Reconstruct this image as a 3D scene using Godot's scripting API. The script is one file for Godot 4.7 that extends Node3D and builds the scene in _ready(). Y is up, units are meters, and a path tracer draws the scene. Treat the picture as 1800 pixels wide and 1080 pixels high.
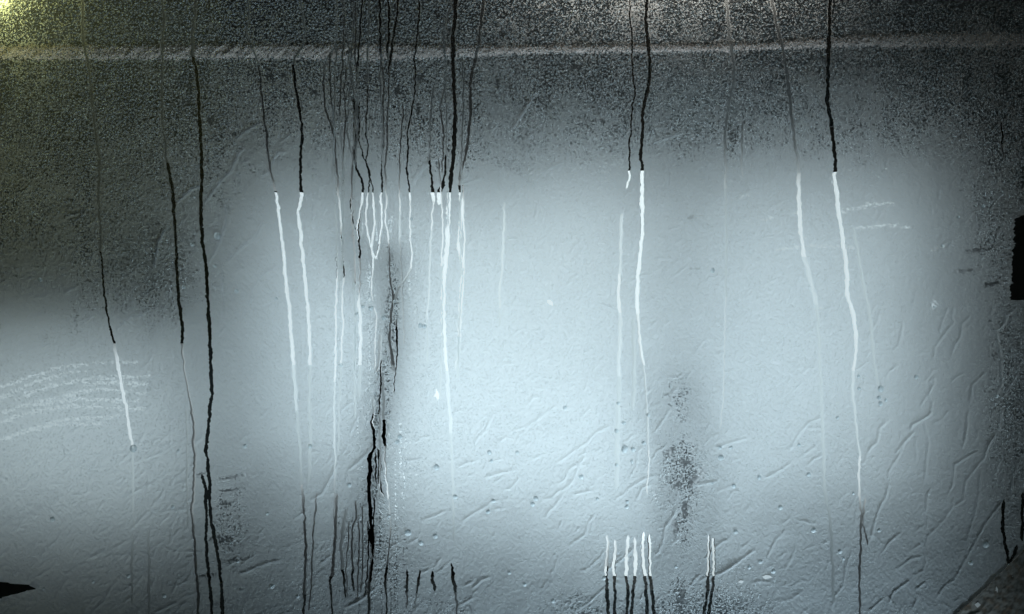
extends Node3D
# A misted plastic sheet with water running down it, a cool lit panel and dark things close behind it.
# The sheet is drawn on its own squared plan: one unit U is 1/1800 m, x to the right, y down, (900, 540) at its middle.

const U := 1.0 / 1800.0
const STEP := 2
const X0 := -90
const Y0 := -60
const NX := 990
const NY := 600
const CLEAR := 0
const FILMY := 1
const HALF := 2
const FAINT := 3

var rng := RandomNumberGenerator.new()
var noise := FastNoiseLite.new()
var fine := FastNoiseLite.new()
var M := {}
var taken := {}
var H := PackedFloat32Array()
var NRM := PackedVector3Array()
var CELL := PackedInt32Array()
var WET := PackedByteArray()
var trails := []
var tears := []
var creases := []
var beads := []
var smears := []
var wipes := []
var strips := []
var parts := []
var bare := []
var flecks := []
var bead_size := []
var speck := FastNoiseLite.new()
var film: Node3D


func on_sheet(x: float, y: float, z := 0.0) -> Vector3:
	return Vector3((x - 900.0) * U, 1.0 + (540.0 - y) * U, z)


func numbered(called: String) -> String:
	var n: int = taken.get(called, 0)
	taken[called] = n + 1
	return called if n == 0 else "%s_%03d" % [called, n]


func tag(o: Node, label: String, category: String, group := "", kind := "") -> void:
	if label: o.set_meta("label", label)
	if category: o.set_meta("category", category)
	if group: o.set_meta("group", group)
	if kind: o.set_meta("kind", kind)


func put(called: String, mesh: Mesh, material: Material, parent: Node = self) -> MeshInstance3D:
	var o := MeshInstance3D.new()
	o.name = numbered(called) if parent == self else called
	o.mesh = mesh
	if material: o.material_override = material
	parent.add_child(o, true)
	return o


func soup(v: PackedVector3Array, n: PackedVector3Array) -> ArrayMesh:
	var a := []
	a.resize(Mesh.ARRAY_MAX)
	a[Mesh.ARRAY_VERTEX] = v
	a[Mesh.ARRAY_NORMAL] = n
	var m := ArrayMesh.new()
	m.add_surface_from_arrays(Mesh.PRIMITIVE_TRIANGLES, a)
	return m


func lin(r: float, g: float, b: float, a := 1.0) -> Color:
	var c := Color(r, g, b).linear_to_srgb()
	c.a = a
	return c


func wet(rough: float, solid := 0.0, tint := Color.WHITE, bend := 0.033) -> StandardMaterial3D:
	var m := StandardMaterial3D.new()
	m.transparency = BaseMaterial3D.TRANSPARENCY_ALPHA
	m.refraction_enabled = true
	m.refraction_scale = bend
	m.albedo_color = Color(tint.r, tint.g, tint.b, solid)
	m.roughness = rough
	return m


func dull(c: Color, rough := 0.9) -> StandardMaterial3D:
	var m := StandardMaterial3D.new()
	m.albedo_color = c
	m.roughness = rough
	return m


func glowing(c: Color, energy: float) -> StandardMaterial3D:
	var m := StandardMaterial3D.new()
	m.albedo_color = Color(0.8, 0.8, 0.8)
	m.emission_enabled = true
	m.emission = c
	m.emission_energy_multiplier = energy
	return m


func _ready() -> void:
	rng.seed = 7
	noise.seed = 3
	noise.frequency = 0.01
	fine.seed = 11
	fine.frequency = 0.09
	speck.seed = 21
	speck.frequency = 0.22
	view_and_light()
	materials()
	place_behind()
	data()
	ribbons()
	relief()
	build_sheet()
	build_trails()
	build_beads()
	build_mist()
	build_flecks()
	build_corner()


func view_and_light() -> void:
	var cam := Camera3D.new()
	cam.name = "camera"
	cam.fov = 28.0
	cam.near = 0.05
	cam.far = 20.0
	cam.position = Vector3(0, 1.0, 1.2032)
	add_child(cam)
	cam.current = true
	var env := Environment.new()
	env.background_mode = Environment.BG_COLOR
	env.background_color = Color(0.09, 0.12, 0.12)
	env.tonemap_mode = Environment.TONE_MAPPER_LINEAR
	env.tonemap_exposure = 1.0
	env.sdfgi_enabled = true
	env.ssao_enabled = true
	env.ssil_enabled = true
	var we := WorldEnvironment.new()
	we.name = "environment"
	we.environment = env
	add_child(we)
	var lamp := SpotLight3D.new()
	lamp.name = "front_lamp"
	lamp.light_color = Color(0.86, 0.95, 1.0)
	lamp.light_energy = 1.4
	lamp.light_size = 0.08
	lamp.spot_range = 6.0
	lamp.spot_attenuation = 2.0
	lamp.spot_angle = 27.0
	lamp.spot_angle_attenuation = 1.0
	lamp.shadow_enabled = true
	add_child(lamp)
	lamp.look_at_from_position(Vector3(0.42, -0.02, 0.36), Vector3(0.14, 0.66, 0.0))


func materials() -> void:
	M.sheet = wet(0.94, 0.23, Color(0.91, 0.95, 0.972), 0.037)
	M.fold = wet(1.0, 0.6, Color(0.97, 0.93, 0.91), 0.04)
	M.wiped = wet(0.46, 0.2, Color(0.93, 0.96, 0.97), 0.037)
	M.thin = wet(0.36, 0.04, Color(0.9, 0.94, 0.96))
	M.patch = wet(0.48, 0.08, Color(0.9, 0.94, 0.97), 0.037)
	M.trail = [wet(0.03), wet(0.42, 0.04), wet(0.62, 0.12, Color(0.92, 0.95, 0.96)), wet(0.74, 0.2, Color(0.88, 0.92, 0.93), 0.037)]
	M.bead = wet(0.45, 0.3, Color(0.93, 0.98, 1.0), 0.04)
	M.mist = wet(0.5, 0.25, Color(0.93, 0.96, 0.97), 0.037)
	M.black = dull(lin(0.008, 0.008, 0.007))
	M.olive = dull(lin(0.006, 0.007, 0.004))
	M.dark = dull(lin(0.012, 0.014, 0.013))
	M.panel = glowing(Color(0.91, 0.98, 1.0), 0.49)
	M.panel_strong = glowing(Color(0.91, 0.98, 1.0), 0.67)
	M.panel_weak = glowing(Color(0.91, 0.98, 1.0), 0.50)
	M.warm = glowing(Color(0.96, 0.96, 0.6), 3.4)
	M.dim = glowing(Color(1.0, 0.96, 0.9), 3.2)
	M.fleck = dull(lin(0.8, 0.8, 0.78), 0.6)
	M.corner = dull(Color.WHITE, 0.75)
	var t := NoiseTexture2D.new()
	t.width = 512
	t.height = 512
	t.seamless = true
	t.noise = FastNoiseLite.new()
	t.noise.seed = 5
	t.noise.frequency = 0.02
	t.color_ramp = Gradient.new()
	t.color_ramp.offsets = PackedFloat32Array([0.0, 0.4, 0.55, 1.0])
	t.color_ramp.colors = PackedColorArray([lin(0.15, 0.095, 0.06), lin(0.17, 0.155, 0.13), lin(0.21, 0.205, 0.185), lin(0.27, 0.27, 0.26)])
	M.corner.albedo_texture = t
	M.corner.uv1_triplanar = true
	M.corner.uv1_scale = Vector3(9, 9, 9)


func slab(called: String, from: Vector3, to: Vector3, m: Material, parent: Node = self) -> MeshInstance3D:
	var b := BoxMesh.new()
	b.size = (to - from).abs()
	var o := put(called, b, m, parent)
	o.position = (from + to) / 2.0
	return o


func tube(points: Array, radius: float) -> ArrayMesh:
	var v := PackedVector3Array()
	var n := PackedVector3Array()
	for i in points.size() - 1:
		for k in 8:
			var quad := []
			for e in [[i, k], [i, k + 1], [i + 1, k + 1], [i + 1, k]]:
				var a: float = TAU * e[1] / 8.0
				var d := Vector3(cos(a), 0, sin(a))
				quad.append([points[e[0]] + d * radius, d])
			for q in [0, 1, 2, 0, 2, 3]:
				v.append(quad[q][0])
				n.append(quad[q][1])
	return soup(v, n)


func place_behind() -> void:
	var z := -0.36
	var wall := slab("back_wall", Vector3(-1.3, 0.2, -0.42), Vector3(1.3, 1.8, -0.40), M.black)
	tag(wall, "", "", "", "structure")
	var t: MeshInstance3D
	t = slab("light_panel", Vector3(-0.313, 0.789, z + -0.01), Vector3(-0.163, 1.137, z + 0.0), M.panel)
	tag(t, "cool white lit panel behind the white pair of trails", "light panel", "lit panels behind the sheet")
	shine(t)
	t = slab("light_panel", Vector3(-0.161, 0.745, z + -0.01), Vector3(0.027, 1.137, z + 0.0), M.panel_strong)
	tag(t, "cool white lit panel behind the bold centre trail", "light panel", "lit panels behind the sheet")
	shine(t)
	t = slab("light_panel", Vector3(0.030, 0.721, z + -0.01), Vector3(0.105, 1.163, z + 0.0), M.panel_strong)
	tag(t, "cool white lit panel behind the brightest part of the sheet", "light panel", "lit panels behind the sheet")
	shine(t)
	t = slab("light_panel", Vector3(0.108, 0.679, z + -0.01), Vector3(0.174, 1.163, z + 0.0), M.panel_strong)
	tag(t, "cool white lit panel reaching down behind the six bottom drips", "light panel", "lit panels behind the sheet")
	shine(t)
	t = slab("light_panel", Vector3(0.231, 0.679, z + -0.01), Vector3(0.296, 1.161, z + 0.0), M.panel)
	tag(t, "narrow cool white lit panel behind the faint beaded trail", "light panel", "lit panels behind the sheet")
	shine(t)
	t = slab("light_panel", Vector3(0.299, 0.769, z + -0.01), Vector3(0.510, 1.161, z + 0.0), M.panel)
	tag(t, "cool white lit panel behind the boldest right trail", "light panel", "lit panels behind the sheet")
	shine(t)
	t = slab("light_panel", Vector3(-0.749, 0.748, z + -0.01), Vector3(-0.393, 0.951, z + 0.0), M.panel_weak)
	tag(t, "low cool white lit panel behind the wiped arcs on the left", "light panel", "lit panels behind the sheet")
	shine(t)
	t = slab("dark_post", Vector3(-0.391, 0.483, z + 0.0), Vector3(-0.314, 1.504, z + 0.03), M.dark)
	tag(t, "upright dark post behind the bold black trail on the left", "post")
	t = slab("dark_ledge", Vector3(-0.817, 0.347, z + -0.01), Vector3(0.817, 0.677, z + 0.04), M.dark)
	tag(t, "dark ledge behind the bottom edge of the sheet", "ledge")
	t = slab("dark_board", Vector3(-0.763, 0.963, -0.21), Vector3(-0.315, 1.544, -0.20), M.olive)
	tag(t, "dark olive board making the black mass behind the upper left", "board", "dark boards behind the sheet")
	t = slab("dark_board", Vector3(0.147, 1.194, -0.17), Vector3(0.489, 1.266, -0.16), M.dark)
	tag(t, "dark board behind the dim strip at the upper right", "board", "dark boards behind the sheet")
	t = slab("dark_board", Vector3(0.510, 0.566, -0.17), Vector3(0.733, 1.532, -0.16), M.olive)
	tag(t, "upright dark board behind the right edge of the sheet", "board", "dark boards behind the sheet")
	t = slab("dark_block", Vector3(0.077, 0.634, -0.13), Vector3(0.260, 0.707, -0.10), M.dark)
	tag(t, "low dark block behind the bottom drips right of centre", "block")
	cord("dark cable hanging behind the black blotches of the middle bunch", [[690, 430], [690, 600], [670, 740], [657, 830], [652, 950], [645, 1020]], 0.012)
	cord("dark cable hanging behind the smoky patch right of centre", [[1178, 660], [1192, 740], [1212, 830], [1204, 900], [1196, 1020]], 0.012)
	cord("dark cable hanging behind the short black drips left of the white forks", [[618, 320], [619, 400], [632, 440], [628, 515]], 0.005)
	cord("dark cable hanging behind the fine trail's black middle", [[598, 405], [603, 455], [605, 490]], 0.004)
	var bulb := Node3D.new()
	bulb.name = "warm_bulb"
	add_child(bulb)
	bulb.position = Vector3(-0.56, 1.36, -0.085)
	tag(bulb, "warm yellow bulb behind the upper left corner of the sheet", "bulb")
	var b := SphereMesh.new()
	b.radius = 0.06
	b.height = 0.12
	put("bulb_glass", b, M.warm, bulb)
	var c := CylinderMesh.new()
	c.top_radius = 0.02
	c.bottom_radius = 0.026
	c.height = 0.07
	put("socket", c, M.dark, bulb).position = Vector3(0, 0.088, 0)
	var o := OmniLight3D.new()
	o.name = "bulb_light"
	o.light_color = Color(0.96, 0.96, 0.68)
	o.light_energy = 0.01
	o.light_size = 0.05
	o.shadow_enabled = true
	bulb.add_child(o)
	var strip := Node3D.new()
	strip.name = "strip_lamp"
	add_child(strip)
	strip.position = Vector3(0.165, 1.37, -0.165)
	tag(strip, "dim warm strip lamp behind the top edge right of centre", "lamp")
	slab("diffuser", Vector3(-0.165, 0.0, -0.015), Vector3(0.165, 0.05, 0.015), M.dim, strip)
	slab("housing", Vector3(-0.175, 0.051, -0.02), Vector3(0.175, 0.075, 0.02), M.dark, strip)


func shine(panel: MeshInstance3D) -> void:
	var size: Vector3 = panel.mesh.size
	var l := AreaLight3D.new()
	l.name = "panel_light"
	l.area_size = Vector2(size.x, size.y)
	l.light_color = Color(0.91, 0.98, 1.0)
	l.light_energy = 0.18 * size.x * size.y / PI
	l.area_range = 4.0
	l.shadow_enabled = true
	l.rotation.y = PI
	l.position.z = size.z / 2.0 + 0.002
	panel.add_child(l, true)


func cord(label: String, places: Array, radius: float) -> void:
	var p := []
	for q in places:
		p.append(Vector3((q[0] - 900.0) * U * 1.0625, 1.0 + (540.0 - q[1]) * U * 1.0625, -0.10))
	tag(put("hanging_cable", tube(p, radius), M.dark), label, "cable", "dark cables hanging behind the sheet")


func data() -> void:
	trails = [
		["long grey water trail nearest the left edge, turning white low down", "", [[HALF, 5, [145, -40, 145, 0, 146, 20, 144, 45, 147, 75, 152, 95, 157, 130, 162, 180, 168, 235, 174, 275, 175, 310, 173, 350, 177, 400, 177, 440]], [CLEAR, 4, [177, 440, 180, 490, 186, 540, 193, 575, 200, 602]], [FILMY, 6.5, [200, 602, 207, 640, 213, 680, 221, 715, 227, 760, 232, 787]], [FAINT, 4, [232, 787, 234, 830, 234, 930]]]],
		["dark water trail second from the left, thin at the top, black midway", "", [[HALF, 4, [283, -40, 284, 0, 288, 30, 286, 70, 285, 110, 284, 150, 285, 200, 290, 250, 294, 285]], [CLEAR, 6.5, [294, 285, 302, 330, 305, 360, 306, 400, 309, 440, 311, 490, 315, 540, 321, 575, 320, 602]], [FILMY, 3.5, [320, 602, 321, 620, 325, 655, 332, 690, 336, 715]], [FILMY, 5.5, [336, 715, 341, 745, 339, 780, 342, 800, 340, 860, 337, 900, 341, 950, 344, 1000, 348, 1040, 347, 1120]]]],
		["boldest black water trail on the left, running from top to forking foot", "", [[HALF, 5, [346, -40, 345, 0, 340, 40, 337, 75, 338, 98]], [CLEAR, 7, [338, 98, 344, 120, 348, 160, 351, 220, 354, 270, 355, 310, 352, 360, 354, 410, 359, 450, 364, 500, 366, 545, 369, 600, 371, 650, 372, 690, 369, 720, 364, 760, 362, 790, 366, 825, 368, 845, 368, 895, 375, 935, 382, 970, 388, 1020, 392, 1120]]]],
		["short black side branch at the foot of the boldest left trail", "", [[CLEAR, 6.5, [354, 833, 361, 860, 362, 900, 362, 960, 365, 1000, 370, 1040, 374, 1120]]]],
		["grey thread of water between the two dark trails low on the left", "", [[FAINT, 3.5, [327, 720, 329, 790, 328, 860, 331, 930]]]],
		["water trail grey above and white below, first of the white pair", "", [[FAINT, 3, [435, -40, 437, 30, 434, 62]], [FAINT, 2, [434, 62, 446, 90, 455, 112]], [FILMY, 4, [455, 112, 460, 170, 464, 210, 469, 240, 471, 270, 475, 297, 479, 312, 484, 335]], [CLEAR, 6, [484, 335, 486, 345, 492, 390, 497, 440, 503, 500]], [FILMY, 7, [503, 500, 508, 540, 512, 590, 516, 640]], [HALF, 7, [516, 640, 519, 690, 521, 720]], [FAINT, 5, [521, 720, 527, 790, 531, 850]], [FILMY, 5, [531, 850, 534, 880, 537, 960, 535, 1045]], [CLEAR, 5, [535, 1045, 534, 1075, 534, 1120]]]],
		["water trail black above and white below, second of the white pair", "", [[FAINT, 3, [526, -40, 527, 0, 532, 30, 536, 60, 533, 82]], [HALF, 3, [533, 82, 520, 98, 515, 112]], [CLEAR, 5.5, [515, 112, 519, 150, 526, 190, 531, 220, 529, 270, 528, 315, 529, 330]], [CLEAR, 6.5, [529, 330, 531, 345, 524, 370, 528, 410, 533, 460, 537, 500, 541, 540]], [FILMY, 6.5, [541, 540, 543, 580, 545, 640]], [FAINT, 6, [545, 640, 544, 700, 546, 760, 543, 850]]]],
		["narrow grey thread joining the white pair near the bottom edge", "", [[FILMY, 3.2, [557, 866, 551, 930, 548, 990, 546, 1045, 541, 1075]]]],
		["fine dark trail left of the dense bunch, bright in the middle", "", [[FAINT, 3, [590, -40, 590, 0, 592, 40, 590, 80]], [HALF, 2.5, [590, 80, 573, 105, 568, 130]], [FILMY, 4, [568, 130, 570, 170, 572, 195, 582, 220, 590, 250, 588, 270, 594, 310, 593, 340]], [FILMY, 3.5, [593, 340, 596, 350, 598, 385, 600, 412]], [CLEAR, 4.5, [600, 412, 601, 430, 603, 460, 605, 486]], [FILMY, 3.5, [605, 486, 602, 505, 601, 540, 603, 560, 601, 600, 599, 640]], [FAINT, 3, [599, 640, 597, 700, 594, 800]]]],
		["hair-thin strand at the left of the dense bunch, joining a black trail", "fine trails of the dense bunch", [[HALF, 2.6, [602, -40, 603, 0, 608, 50, 614, 85, 613, 115, 617, 140, 613, 175, 611, 210, 610, 235, 617, 265, 624, 310]]]],
		["black wriggling trail in the dense bunch below the fold", "", [[HALF, 3, [622, -40, 622, 0, 622, 45, 619, 80, 616, 110, 622, 172]], [CLEAR, 4.6, [622, 172, 622, 210, 624, 250, 625, 295, 636, 315, 638, 336]], [CLEAR, 4, [638, 336, 633, 372, 629, 398]], [CLEAR, 4.5, [629, 398, 630, 420, 633, 440, 632, 452]], [FILMY, 3, [632, 452, 633, 500, 631, 532]], [FILMY, 7, [631, 532, 634, 600, 632, 640]], [FAINT, 6, [632, 640, 631, 700]]]],
		["hair-thin strand hanging from below the fold into the middle white fork", "fine trails of the dense bunch", [[CLEAR, 2.4, [631, 178, 631, 250, 640, 280, 648, 300, 655, 330, 656, 345]], [CLEAR, 3.6, [656, 345, 657, 365, 658, 392, 655, 420, 653, 440, 660, 456]]]],
		["hair-thin strand from the top edge into the left white fork", "fine trails of the dense bunch", [[HALF, 2.6, [648, -40, 648, 0, 648, 60, 651, 72, 645, 92, 646, 150]], [CLEAR, 2.4, [646, 150, 645, 190, 643, 240, 648, 255, 643, 280, 650, 315, 645, 352]], [CLEAR, 3.4, [645, 352, 643, 375, 644, 400, 649, 425, 655, 445, 656, 470]], [FILMY, 2.5, [656, 470, 653, 500, 655, 530]]]],
		["short black drip left of the dense bunch's white forks", "", [[CLEAR, 4.4, [617, 346, 617, 362, 619, 385, 622, 402]], [FILMY, 3, [622, 402, 623, 425, 624, 455, 624, 488]], [CLEAR, 4, [624, 488, 624, 510]]]],
		["dark trail in the dense bunch from the top edge to the white forks", "", [[CLEAR, 5, [666, -40, 667, 0, 668, 50, 669, 90]], [FILMY, 3.2, [669, 90, 675, 150, 673, 200, 675, 240, 671, 280]], [CLEAR, 3.4, [671, 280, 671, 335, 668, 350]], [CLEAR, 3.2, [668, 350, 672, 378, 669, 410, 666, 430, 662, 456]]]],
		["doubled dark trail at the right of the dense bunch", "", [[CLEAR, 5, [700, -40, 700, 0, 698, 30, 693, 50, 690, 80, 683, 120]], [FILMY, 3, [683, 120, 684, 160, 680, 220, 681, 255, 677, 290, 678, 335]], [FILMY, 3, [678, 335, 680, 352, 676, 385, 681, 405, 684, 440, 685, 470, 686, 495]], [FILMY, 4.5, [686, 495, 690, 512, 690, 530]]]],
		["dark trail between the doubled trail and the fold's middle", "", [[CLEAR, 5, [683, -40, 683, 0, 684, 28, 683, 62, 681, 92]], [HALF, 3, [681, 92, 683, 118]]]],
		["thin black trail standing alone right of the dense bunch", "", [[CLEAR, 3.2, [739, -40, 738, 0, 735, 50, 731, 85, 727, 105, 731, 118, 729, 170, 720, 210, 716, 235, 717, 270, 715, 300, 719, 325, 721, 350]], [FILMY, 2.6, [721, 350, 721, 420, 725, 455, 722, 470]], [HALF, 6, [722, 470, 712, 492, 700, 508, 694, 528]]]],
		["grey hair-thin trail just left of the bold centre trail", "", [[HALF, 3, [793, -40, 793, 0, 790, 20, 782, 38, 779, 70, 783, 100, 784, 130, 780, 160, 773, 190]], [FILMY, 3, [773, 190, 776, 210, 781, 235, 779, 270, 776, 305]]]],
		["grey stub of a trail left of the bold centre trail", "", [[HALF, 3, [762, 150, 757, 200, 756, 240, 755, 280]], [CLEAR, 4.5, [755, 280, 758, 310, 760, 330]], [CLEAR, 7, [760, 330, 762, 352]], [FILMY, 3, [762, 352, 759, 380, 759, 404]], [HALF, 3.5, [759, 404, 757, 430, 755, 500, 750, 560]], [FAINT, 3, [750, 560, 752, 640]]]],
		["dotted short stub beside the bold centre trail's black end", "", [[CLEAR, 3.6, [783, 272, 783, 300, 779, 322]], [CLEAR, 9, [779, 322, 772, 340, 771, 360]]]],
		["bold black centre trail that turns white below its middle", "", [[CLEAR, 8, [801, -40, 800, 0, 800, 30, 795, 70, 797, 90, 796, 110, 799, 160, 800, 210, 798, 260, 794, 295, 791, 320, 791, 336]], [CLEAR, 8, [791, 336, 789, 345, 788, 390, 785, 440, 780, 490, 779, 550, 781, 600]], [FILMY, 7, [781, 600, 785, 650]], [HALF, 7, [785, 650, 789, 700, 793, 760]], [FAINT, 5, [793, 760, 796, 850, 798, 950]]]],
		["grey curving trail right of the bold centre trail, white below", "", [[FILMY, 6, [850, -40, 849, 0, 846, 40, 841, 75]], [HALF, 6, [841, 75, 837, 100]], [FILMY, 6, [837, 100, 831, 120, 826, 150, 828, 180, 826, 210, 823, 250, 818, 275, 810, 300, 808, 325]], [CLEAR, 6.5, [808, 325, 810, 340, 812, 370, 809, 400, 806, 430, 808, 445, 815, 470, 811, 510, 809, 545]], [FILMY, 6, [809, 545, 808, 590]], [HALF, 6, [808, 590, 806, 620, 801, 650]]]],
		["faint white trail alone in the bright middle of the sheet", "", [[HALF, 4.5, [886, 355, 885, 420, 882, 480, 878, 500, 879, 540]], [FAINT, 4, [879, 540, 877, 575]]]],
		["thin dark trail beside the bold right-centre trail", "", [[CLEAR, 3.2, [1108, -40, 1108, 0, 1107, 30, 1112, 65, 1111, 110, 1114, 145, 1117, 165, 1112, 185, 1109, 230, 1106, 250, 1107, 298]], [CLEAR, 3.6, [1107, 298, 1105, 318, 1100, 333]]]],
		["pale broad trail left of the white right-centre trail", "", [[HALF, 6, [1093, 375, 1091, 430, 1090, 480]], [FILMY, 6, [1090, 480, 1087, 520, 1090, 548]], [HALF, 8, [1090, 548, 1089, 600, 1088, 660]], [FAINT, 9, [1088, 660, 1086, 760, 1084, 860]]]],
		["bold black right-centre trail that whitens and thins downward", "", [[CLEAR, 7, [1137, -40, 1137, 0, 1135, 40, 1141, 85, 1143, 120, 1140, 155, 1133, 175, 1130, 200, 1129, 240, 1126, 270, 1129, 297]], [CLEAR, 8, [1129, 297, 1129, 312, 1128, 340, 1128, 362]], [CLEAR, 7, [1128, 362, 1129, 410, 1124, 460, 1120, 510, 1121, 550]], [FILMY, 6, [1121, 550, 1125, 600, 1131, 640]], [HALF, 4.5, [1131, 640, 1136, 690, 1138, 740, 1140, 790]], [FILMY, 2.6, [1140, 790, 1141, 810, 1137, 870]]]],
		["faint grey beaded trail between the two bold right trails", "", [[FAINT, 5.5, [1277, -40, 1277, 0, 1282, 60, 1290, 110, 1291, 140, 1285, 170, 1279, 200]], [HALF, 5, [1279, 200, 1275, 240, 1276, 330]], [FAINT, 4.5, [1276, 330, 1277, 420, 1276, 520]], [HALF, 3, [1276, 520, 1273, 640, 1272, 700, 1266, 752]]]],
		["dotted short dark run beside the faint beaded trail", "", [[HALF, 3.5, [1305, 215, 1304, 262, 1305, 312]]]],
		["grey slanting trail that becomes a blurred white streak", "", [[HALF, 6.5, [1350, -40, 1357, 0, 1364, 40, 1375, 80, 1380, 110, 1386, 150, 1391, 200, 1396, 240, 1402, 280, 1404, 303]], [FILMY, 8, [1404, 303, 1405, 360, 1408, 410, 1414, 450]], [HALF, 9, [1414, 450, 1425, 490, 1436, 535]], [FAINT, 6, [1436, 535, 1440, 600, 1445, 700, 1447, 760, 1450, 860, 1460, 920, 1463, 980, 1466, 1060]]]],
		["boldest black trail on the right, turning bright white", "", [[CLEAR, 7.5, [1461, -40, 1460, 0, 1459, 40, 1457, 80, 1456, 110, 1455, 150, 1453, 180, 1458, 200, 1464, 235, 1469, 280, 1470, 300]], [CLEAR, 8, [1470, 300, 1467, 306, 1472, 350, 1477, 390, 1483, 430, 1488, 462]], [CLEAR, 8, [1488, 462, 1490, 520, 1500, 550, 1504, 590]], [FILMY, 7, [1504, 590, 1505, 620, 1500, 650]], [HALF, 6, [1500, 650, 1500, 690, 1503, 720]], [HALF, 4, [1503, 720, 1508, 770, 1512, 800]], [FILMY, 4.5, [1512, 800, 1509, 840, 1512, 880, 1514, 900, 1513, 960, 1511, 1000, 1513, 1120]]]],
		["faint grey streak bending away right of the boldest right trail", "", [[FAINT, 6, [1500, 400, 1510, 450, 1517, 490, 1530, 560, 1535, 620]], [FAINT, 4, [1535, 620, 1545, 680]]]],
		["short dark fork beside the lower end of the right trail", "", [[FILMY, 3.2, [1521, 876, 1517, 920, 1525, 958]]]],
		["first from the left of six drips on the bottom edge, white above black", "", [[FILMY, 5.5, [1067, 942, 1070, 960, 1067, 984, 1066, 995]], [CLEAR, 6.5, [1066, 995, 1066, 1030, 1070, 1080, 1074, 1120]]]],
		["second from the left of six drips on the bottom edge, white above black", "", [[FILMY, 5.5, [1082, 950, 1081, 975]], [CLEAR, 6.5, [1081, 975, 1079, 990, 1081, 1040, 1080, 1080, 1081, 1120]]]],
		["third from the left of six drips on the bottom edge, white above black", "", [[FILMY, 5.5, [1104, 942, 1103, 965, 1101, 978]], [CLEAR, 6.5, [1101, 978, 1101, 1020, 1105, 1040, 1102, 1080, 1101, 1120]]]],
		["fourth from the left of six drips on the bottom edge, white above black", "", [[FILMY, 5.5, [1116, 946, 1117, 972]], [CLEAR, 6.5, [1117, 972, 1118, 990, 1114, 1030, 1110, 1080, 1108, 1120]]]],
		["fifth from the left of six drips on the bottom edge, white above black", "", [[CLEAR, 5.5, [1131, 936, 1130, 975, 1133, 1012]], [CLEAR, 6.5, [1133, 1012, 1135, 1030, 1138, 1080, 1139, 1120]]]],
		["sixth from the left of six drips on the bottom edge, white above black", "", [[CLEAR, 5.5, [1141, 940, 1142, 970, 1143, 1015]], [CLEAR, 6.5, [1143, 1015, 1146, 1040, 1150, 1080, 1152, 1120]]]],
		["left drip of the lone pair on the bottom edge, white above black", "", [[CLEAR, 5.5, [1246, 940, 1246, 980, 1245, 1008]], [CLEAR, 6.5, [1245, 1008, 1244, 1040, 1238, 1080, 1236, 1120]]]],
		["right drip of the lone pair on the bottom edge, white above black", "", [[CLEAR, 5.5, [1254, 945, 1255, 980, 1254, 1012]], [CLEAR, 6.5, [1254, 1012, 1252, 1040, 1246, 1080, 1245, 1120]]]],
		["ragged black run down the dark middle bunch to the bottom edge", "", [[HALF, 5, [656, 700, 657, 726]], [CLEAR, 5, [657, 726, 653, 742]], [CLEAR, 6, [653, 742, 657, 760, 658, 790, 650, 802]], [CLEAR, 9, [650, 802, 650, 830, 648, 850]], [CLEAR, 7.5, [648, 850, 651, 900, 652, 940, 655, 966]], [CLEAR, 5, [655, 966, 654, 1000, 649, 1030, 647, 1120]]]],
		["black blotchy run at the right of the dark middle bunch", "", [[HALF, 6, [673, 660, 674, 700, 674, 736]], [CLEAR, 6.5, [674, 736, 675, 760, 676, 782]], [FILMY, 3.5, [676, 782, 676, 800, 678, 830, 681, 860, 682, 880]]]],
		["short black blotch hanging between the dark middle runs", "", [[CLEAR, 3, [664, 790, 665, 798]], [CLEAR, 6, [665, 798, 667, 820, 666, 845, 669, 862]], [CLEAR, 4, [669, 862, 672, 868, 677, 874]]]],
		["narrow black sliver between the dark middle runs", "", [[CLEAR, 3.2, [660, 796, 661, 830, 660, 850]]]],
		["thin companion of the ragged black run, low on its right", "", [[CLEAR, 2.6, [657, 872, 658, 900, 656, 930, 658, 965]], [FILMY, 2.4, [658, 965, 650, 1000, 646, 1040]]]],
		["dark grey doubled streak in the middle of the sheet, lens-like", "", [[FILMY, 5, [690, 530, 688, 545, 686, 572, 684, 590]], [FILMY, 6, [684, 590, 688, 620, 690, 640]], [HALF, 9, [690, 640, 692, 655]]]],
		["short black slit right of the doubled grey streak", "", [[FILMY, 2.6, [696, 560, 696, 572]], [CLEAR, 3.6, [696, 572, 697, 590, 698, 612]], [CLEAR, 2.4, [698, 612, 697, 640, 694, 668, 692, 692]]]],
		["smoky grey blotch on the left of the dark middle bunch", "", [[HALF, 6, [668, 585, 668, 600]], [HALF, 7, [668, 600, 668, 620, 666, 645]], [FILMY, 4, [666, 645, 660, 655]]]],
		["grey wavering thread left of the dark middle bunch", "", [[FILMY, 2.6, [657, 540, 662, 556, 661, 580, 659, 610, 658, 650]]]],
		["dark thread below the doubled streak, joining the lone bottom dash", "", [[HALF, 2.6, [684, 882, 687, 926]], [FILMY, 3, [687, 926, 685, 950, 682, 980, 680, 992]], [CLEAR, 5.5, [680, 992, 677, 1010, 678, 1040]], [CLEAR, 3, [678, 1040, 680, 1060, 679, 1120]]]],
		["short black dash near the bottom edge, leftmost of the four dashes", "", [[CLEAR, 5, [716, 1001, 716, 1040]], [FILMY, 3, [716, 1040, 715, 1070]]]],
		["short black dash near the bottom edge, second of the four dashes", "", [[CLEAR, 4.6, [738, 1002, 736, 1018, 732, 1042]], [HALF, 2.6, [732, 1042, 729, 1075]]]],
		["short black dash near the bottom edge, third and widest of four dashes", "", [[CLEAR, 7, [759, 1004, 761, 1020, 764, 1040]]]],
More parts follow.
